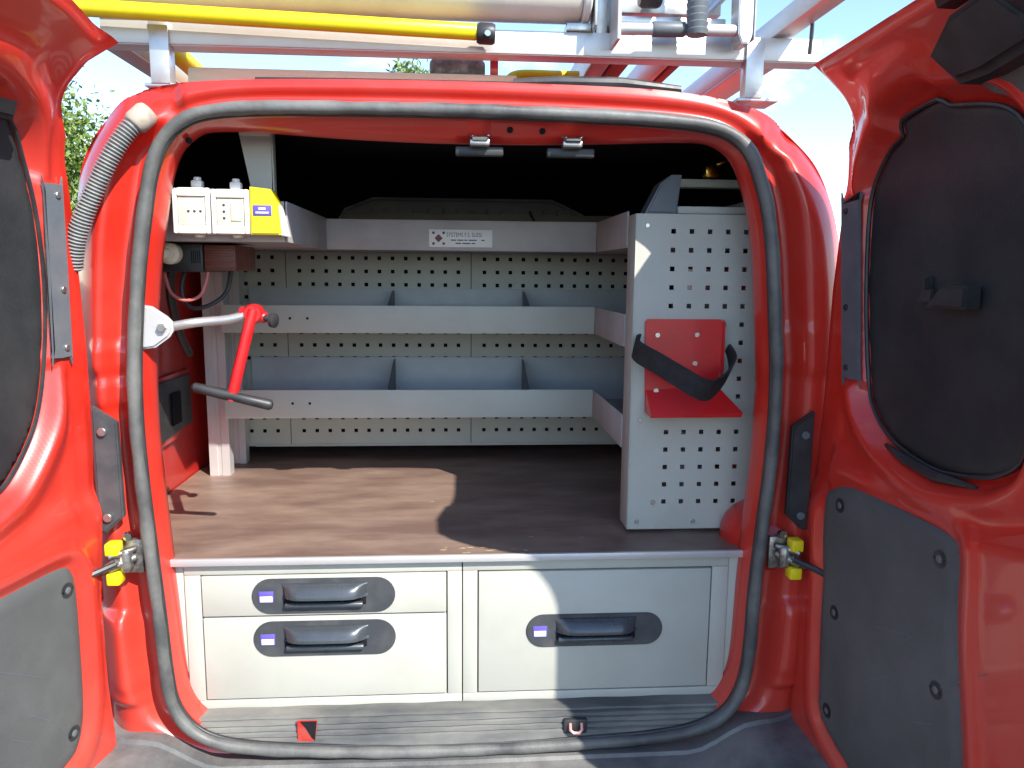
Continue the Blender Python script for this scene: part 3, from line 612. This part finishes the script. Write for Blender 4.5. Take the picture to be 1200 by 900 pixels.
yb = thing('yellow_cover_box', 'bright yellow plastic box with a violet sticker next to the sockets', 'box', (-.36, .135, 1.568))
obj('cover', prism([(-.3895, 1.568), (-.334, 1.568), (-.339, 1.625), (-.352, 1.652), (-.3895, 1.656)], .089, .134, .003, 2), YEL, yb)
obj('side_cap', prism([(-.3335, 1.566), (-.325, 1.566), (-.338, 1.624)], .092, .134, .0015), WHITE, yb)
obj('sticker', box(-.384, -.350, .0876, .0886, 1.603, 1.622, .0004), PURPLE, yb)
obj('sticker_print', join(box(-.3735, -.3605, .0870, .0876, 1.6140, 1.6178, 0), box(-.379, -.355, .0870, .0876, 1.6070, 1.6100, 0)), PAPER, yb, smooth=False)
inv = thing('power_inverter', 'black and brown power inverter hung under the left end of the top shelf', 'inverter', (-.53, .25, 1.495))
obj('casing', box(-.612, -.515, .20, .36, 1.497, 1.554, .005), BLACK, inv)
obj('heat_sink', box(-.5145, -.452, .205, .36, 1.500, 1.552, .003), BROWN, inv)
for k in range(4): obj('cooling_fin', box(-.512, -.455, .2005, .2048, 1.506+k*.0115, 1.510+k*.0115, .001), BROWN, inv)
for k in range(5): obj('front_vent', box(-.538+k*.004, -.536+k*.004, .1992, .2002, 1.515, 1.540, 0), LINING, inv)
pg = thing('power_plug', 'cream round plug pushed into the black inverter', 'plug', (-.575, .2, 1.533))
obj('plug_body', join(rod((-.572, .198, 1.533), (-.572, .165, 1.533), .021, 20, .3), rod((-.572, .168, 1.533), (-.585, .150, 1.530), .011, 14)), CREAM, pg)
obj('plug_cable', tube(crom([(-.585, .150, 1.530), (-.600, .140, 1.510), (-.607, .15, 1.47), (-.612, .2, 1.43), (-.62, .25, 1.38)], 6, False), .005, 8), BLACK, pg)
tag(obj('red_cable', tube(crom([(-.60, .22, 1.497), (-.585, .21, 1.455), (-.555, .205, 1.440), (-.525, .21, 1.452), (-.512, .22, 1.497)], 6, False), .0035, 8), mat('pink_cable', (.55, .16, .14), .5)), 'pinkish cable looping below the inverter', 'cable')
tag(obj('black_cable', tube(crom([(-.570, .25, 1.497), (-.572, .235, 1.455), (-.555, .23, 1.425), (-.52, .235, 1.428), (-.487, .25, 1.455), (-.478, .26, 1.500)], 6, False), .0045, 8), BLACK), 'thin black cable loop hanging beneath the brown heat sink', 'cable')
tag(obj('wiring_bundle', tube(crom([(-.60, .3, 1.56), (-.63, .33, 1.46), (-.64, .4, 1.36), (-.655, .5, 1.30)], 6, False), .010, 8), BLACK), 'dark wiring running down the red side wall', 'wiring')

# ------------------------------------------------------------------ swing-out crank clamp on the left pillar
ck = thing('crank_clamp', 'red crank arm with black T handle on a silver rod from the left pillar', 'clamp', (-.56, .07, 1.40))
obj('mounting_plate', prism([(-.572, 1.358), (-.545, 1.362), (-.519, 1.381), (-.512, 1.392), (-.512, 1.408), (-.521, 1.418), (-.547, 1.436), (-.572, 1.440)], .006, .017, .004, 2), ALUW, ck)
obj('plate_bolt', rod((-.530, .006, 1.398), (-.530, -.002, 1.398), .0085, 6, .15), STEEL, ck)
obj('pivot_rod', tube(crom([(-.524, .020, 1.398), (-.49, .062, 1.404), (-.43, .068, 1.410), (-.388, .072, 1.422)], 5, False), .0088, 14), ALU, ck)
obj('clamp_head', join(rod((-.386, .060, 1.420), (-.386, .092, 1.420), .019, 18, .2), rod((-.412, .075, 1.424), (-.362, .075, 1.412), .011, 14)), REDTOOL, ck)
obj('head_knob', join(rod((-.366, .07, 1.413), (-.352, .067, 1.411), .007, 12), rod((-.353, .064, 1.409), (-.342, .060, 1.408), .014, 14, .3)), BLACK, ck)
obj('crank_arm', tube([(-.384, .065, 1.428), (-.392, .062, 1.40), (-.426, .058, 1.272), (-.429, .058, 1.258)], [.010, .0105, .0105, .011], 14), REDTOOL, ck)
obj('t_handle', join(tube([(-.500, .056, 1.284), (-.496, .056, 1.283), (-.44, .055, 1.269), (-.42, .055, 1.264), (-.358, .054, 1.249), (-.353, .054, 1.248)], [.006, .0092, .0105, .0095, .0105, .007], 14)), BLACK, ck)

# ------------------------------------------------------------------ red holder with strap on the end panel
hd = thing('strap_holder', 'red metal holder with a black strap screwed to the perforated end panel', 'holder', (.47, EY, 1.20))
HY = EY-.004
obj('back_plate', prism([(.403, 1.203), (.555, 1.203), (.566, 1.30), (.569, 1.398), (.562, 1.406), (.402, 1.406), (.397, 1.400)], HY-.003, HY, .001), REDTOOL, hd)
V = [(.403, HY-.0035, 1.252), (.560, HY-.0035, 1.262), (.600, HY-.055, 1.212), (.405, HY-.050, 1.205), (.403, HY-.0035, 1.2035), (.56, HY-.0035, 1.2035), (.598, HY-.052, 1.2015), (.405, HY-.048, 1.200)]
obj('base_tray', (V, [(0, 1, 2, 3), (3, 2, 6, 7), (4, 5, 6, 7), (1, 5, 6, 2), (0, 3, 7, 4), (0, 1, 5, 4)]), REDTOOL, hd)
obj('side_wing', prism([(HY-.003, 1.262), (HY-.003, 1.405), (HY-.012, 1.40), (HY-.016, 1.30)], 0, .0025, 0, mapf=lambda a, b, c: (.5665+b, a, c)), REDTOOL, hd)
for (x, z) in ((.424, 1.372), (.510, 1.373), (.508, 1.311), (.425, 1.252)): obj('holder_screw', rod((x, HY-.003, z), (x, HY-.008, z), .0062, 12), CHROME, hd)
cp = crom([(.383, HY+.0, 1.352), (.372, HY-.02, 1.349), (.376, HY-.045, 1.338), (.402, HY-.086, 1.322), (.445, HY-.112, 1.296), (.480, HY-.117, 1.276), (.509, HY-.105, 1.268), (.542, HY-.070, 1.276), (.572, HY-.042, 1.298), (.586, HY-.018, 1.320), (.578, HY-.002, 1.342)], 5, False)
T = np.gradient(cp, axis=0); T /= np.linalg.norm(T, axis=1)[:, None]
V = []; Fc = []
for i, (p, t) in enumerate(zip(cp, T)):
    f_ = i/(len(cp)-1); ax = np.array([.10, -.42, 1.0]) if f_ < .62 else np.array([.10-.5*(f_-.62), -.42-2.6*(f_-.62), 1.0-.6*(f_-.62)])
    wv = ax-t*(ax@t); wv /= np.linalg.norm(wv); nv = np.cross(t, wv); hw_ = .0235
    for a, b in ((-1, -1), (1, -1), (1, 1), (-1, 1)): V.append(p+wv*hw_*a+nv*.0022*b)
for i in range(len(cp)-1):
    for k in range(4): Fc.append((i*4+k, i*4+(k+1) % 4, (i+1)*4+(k+1) % 4, (i+1)*4+k))
Fc += [(0, 1, 2, 3), tuple(4*(len(cp)-1)+k for k in range(4))]
obj('strap', (V, Fc), BLACKM, hd, angle=30)
for o in [c for c in bpy.data.objects if c.parent == hd]:
    for v in o.data.vertices: v.co.x *= .963; v.co.z = 1.5+(v.co.z-1.5)*.963
tag(obj('brass_fitting', join(box(.524, .555, .238, .27, 1.7055, 1.733, .006, 2), rod((.551, .25, 1.733), (.574, .245, 1.745), .005, 10)), GOLD), 'small gold coloured fitting above the perforated end panel', 'fitting')

# ------------------------------------------------------------------ conduit hose on the left pillar
hz_ = np.array([(-.540, .010, 1.762), (-.560, -.004, 1.742), (-.588, -.012, 1.700), (-.618, -.014, 1.645), (-.645, -.012, 1.590), (-.664, -.006, 1.545), (-.676, .004, 1.50)])
hc = resample(np.vstack([crom(hz_, 14, False), crom(hz_, 14, False)[::-1]]), 800)[:400]
rr_ = .0150+.0022*np.sign(np.sin(np.arange(400)*2*math.pi/8.0))*np.abs(np.sin(np.arange(400)*2*math.pi/8.0))**.6
hs = tag(obj('conduit_hose', tube(hc, rr_, 14), mat('hose_grey', (.20, .205, .20), .5, col2=(.30, .30, .28), nscale=40, namt=.6), angle=85), 'grey corrugated hose running down the left rear pillar of the van', 'hose')
obj('hose_collar', rod((-.534, .012, 1.772), (-.556, -.002, 1.746), .021, 18), mat('collar_cream', (.42, .36, .29), .7, col2=(.27, .22, .18), nscale=40, namt=.8), hs)

# ------------------------------------------------------------------ roof rack and the load on it
rr = thing('roof_rack', 'aluminium ladder rack standing on the van roof', 'rack', (0, .10, 1.835))
RY = .10
cb = join(box(-.640, .690, RY-.012, RY-.009, 1.9045, 1.946, .001), box(-.640, .690, RY-.0088, RY+.035, 1.9025, 1.9060, .001), box(-.640, .690, RY-.0088, RY+.035, 1.9435, 1.9465, .001))
obj('crossbar', cb, ALUW, rr)
obj('crossbar', box(-.640, .690, 1.15, 1.19, 1.9045, 1.946, .002), ALUW, rr)
for x in (-.537, .561):
    obj('upright', join(box(x-.017, x+.017, RY-.018, RY-.0125, 1.835, 1.942, .001), box(x-.017, x-.014, RY-.0123, RY+.012, 1.835, 1.9015, .001), box(x+.014, x+.017, RY-.0123, RY+.012, 1.835, 1.9015, .001)), ALU, rr)
    obj('upright', box(x-.017, x+.017, 1.155, 1.185, 1.85, 1.904, .001), ALU, rr)
    obj('foot_plate', box(x-.03, x+.05, RY-.016, RY+.05, 1.829, 1.836, .002), ALU, rr)
for (x0, x1) in ((-.655, -.612), (.560, .625)):
    obj('side_rail', join(box(x0, x1, RY+.036, 2.2, 1.906, 1.911, .001), box(x0, x0+.004, RY+.036, 2.2, 1.9115, 1.950, .001), box(x1-.004, x1, RY+.036, 2.2, 1.9115, 1.950, .001)), ALUW, rr)
REDTR = mat('red_glazed_rail', (.36, .075, .055), .5, col2=(.45, .19, .15), nscale=20)
ld = thing('ladder', 'aluminium ladder with reddish rails lying lengthwise on the roof rack', 'ladder', (.35, .3, 1.947))
for (x0, x1, m, z0) in ((.262, .300, ALUW, 1.912), (.306, .337, REDTR, 1.910), (.405, .418, ALUW, 1.912), (.423, .440, REDTR, 1.910)):
    obj('ladder_rail', box(x0, x1, RY+.04, 2.25, z0, z0+.062, .003), m, ld)
for k in range(6): obj('rung', rod((.338, .55+k*.28, 1.945), (.404, .55+k*.28, 1.945), .013, 10), ALU, ld)
pt = thing('storage_tube', 'thick cream storage tube lying across the top of the rack', 'tube', (-.2, RY, 1.947))
obj('tube_body', rod((-.70, RY-.005, 2.021), (.226, RY-.005, 2.021), .058, 40, .06), TUBEW, pt)
obj('end_collar', rod((.227, RY-.005, 2.021), (.243, RY-.005, 2.021), .061, 40, .08), WHITE, pt)
obj('tube_cleat', join(box(.247, .252, RY-.05, RY+.05, 1.947, 2.09, .001), box(.20, .246, RY-.02, RY+.02, 1.9468, 1.960, .001)), STEEL, pt)
yp = thing('yellow_pole', 'long yellow pole with a black end cap in front of the crossbar', 'pole', (-.3, .05, 1.95))
obj('pole_shaft', rod((-.70, .052, 1.952), (.034, .052, 1.930), .0145, 20, .1), YEL, yp)
ec = obj('end_cap', rod((.033, .052, 1.928), (.066, .052, 1.927), .0185, 20, .15), BLACK, yp)
obj('cap_screw', rod((.052, .034, 1.922), (.052, .028, 1.922), .006, 10), CHROME, yp)
tag(obj('yellow_strut', rod((-.562, .20, 1.932), (-.602, .95, 1.928), .019, 14), YEL), 'short yellow bar running forward beside the left rack upright', 'bar')
tm = tag(obj('timber_plank', box(-.515, .115, .16, .30, 1.846, 1.884, .004), WOOD), 'long beige timber plank lying across the van roof', 'plank')
tag(obj('grey_block', box(-.057, .053, .18, .27, 1.8842, 1.9185, .010, 3), RUBB), 'dark grey block sitting on the timber plank', 'block')
tag(obj('red_strap', box(.062, .078, .17, .174, 1.885, 1.930, .001), REDTOOL), 'narrow red strap beside the dark grey block', 'strap')
tag(obj('bent_tube', tube(crom([(.098, .25, 1.86), (.102, .25, 1.893), (.125, .25, 1.908), (.20, .25, 1.909), (.25, .25, 1.909)], 5, False), .0085, 12), YEL), 'bent yellow tube handle behind the black roof gasket', 'handle')
# ladder winch at the right end
wn = thing('ladder_winch', 'metal roller winch with two side plates bolted on the crossbar', 'winch', (.40, .05, 1.92))
obj('side_plate', box(.283, .290, .02, .14, 1.916, 2.10, .002), ALUW, wn); obj('side_plate', box(.258, .280, .10, .13, 1.92, 2.10, .002), ALU, wn)
obj('side_plate', prism([(.505, 2.10), (.535, 2.10), (.535, 1.935), (.528, 1.918), (.515, 1.918), (.508, 1.935)], .03, .075, .002), ALU, wn)
obj('side_plate', box(.5355, .5385, .028, .08, 1.925, 2.10, .001), ALUW, wn)
obj('shaft', rod((.2905, .045, 1.941), (.508, .045, 1.944), .0105, 16), ALUW, wn)
obj('shaft_sleeve', rod((.352, .045, 1.942), (.412, .045, 1.943), .0135, 16, .08), STRIP, wn)
grp = []
for k in range(14): grp += [(.431-.0004*k, .03, 1.928+.0009+k*.0115), (.431-.0004*k, .03, 1.928+.0100+k*.0115)]
obj('grip_roller', tube(grp, [.0195 if k % 2 else .0178 for k in range(len(grp))], 20), STRIP, wn)
obj('upper_bar', box(.2905, .50, .08, .10, 1.962, 1.975, .002), ALU, wn); obj('upper_bar', box(.2905, .50, .11, .14, 1.990, 2.02, .002), ALU, wn)
obj('pulley', rod((.33, .06, 2.005), (.37, .06, 2.005), .022, 18), BLACK, wn)
obj('brace', tube([(.45, .1, 1.97), (.50, .1, 2.02)], .007, 8), ALU, wn)
hk = thing('strap_hook', 'thin black strap with a hook hanging in front of the right rack end', 'strap', (.635, .0, 1.92))
obj('strap_band', tube(crom([(.640, .02, 2.03), (.637, .02, 1.985), (.640, .02, 1.95), (.637, .018, 1.90)], 5, False), [.0035]*16, 6), BLACK, hk)
obj('hook', tube(crom([(.636, .02, 1.972), (.625, .018, 1.982), (.612, .017, 1.978), (.606, .017, 1.962)], 5, False), .005, 8), BLACK, hk)
obj('upper_rail', box(.600, .640, -.12, 2.2, 1.9515, 1.99, .003), ALUW, rr)
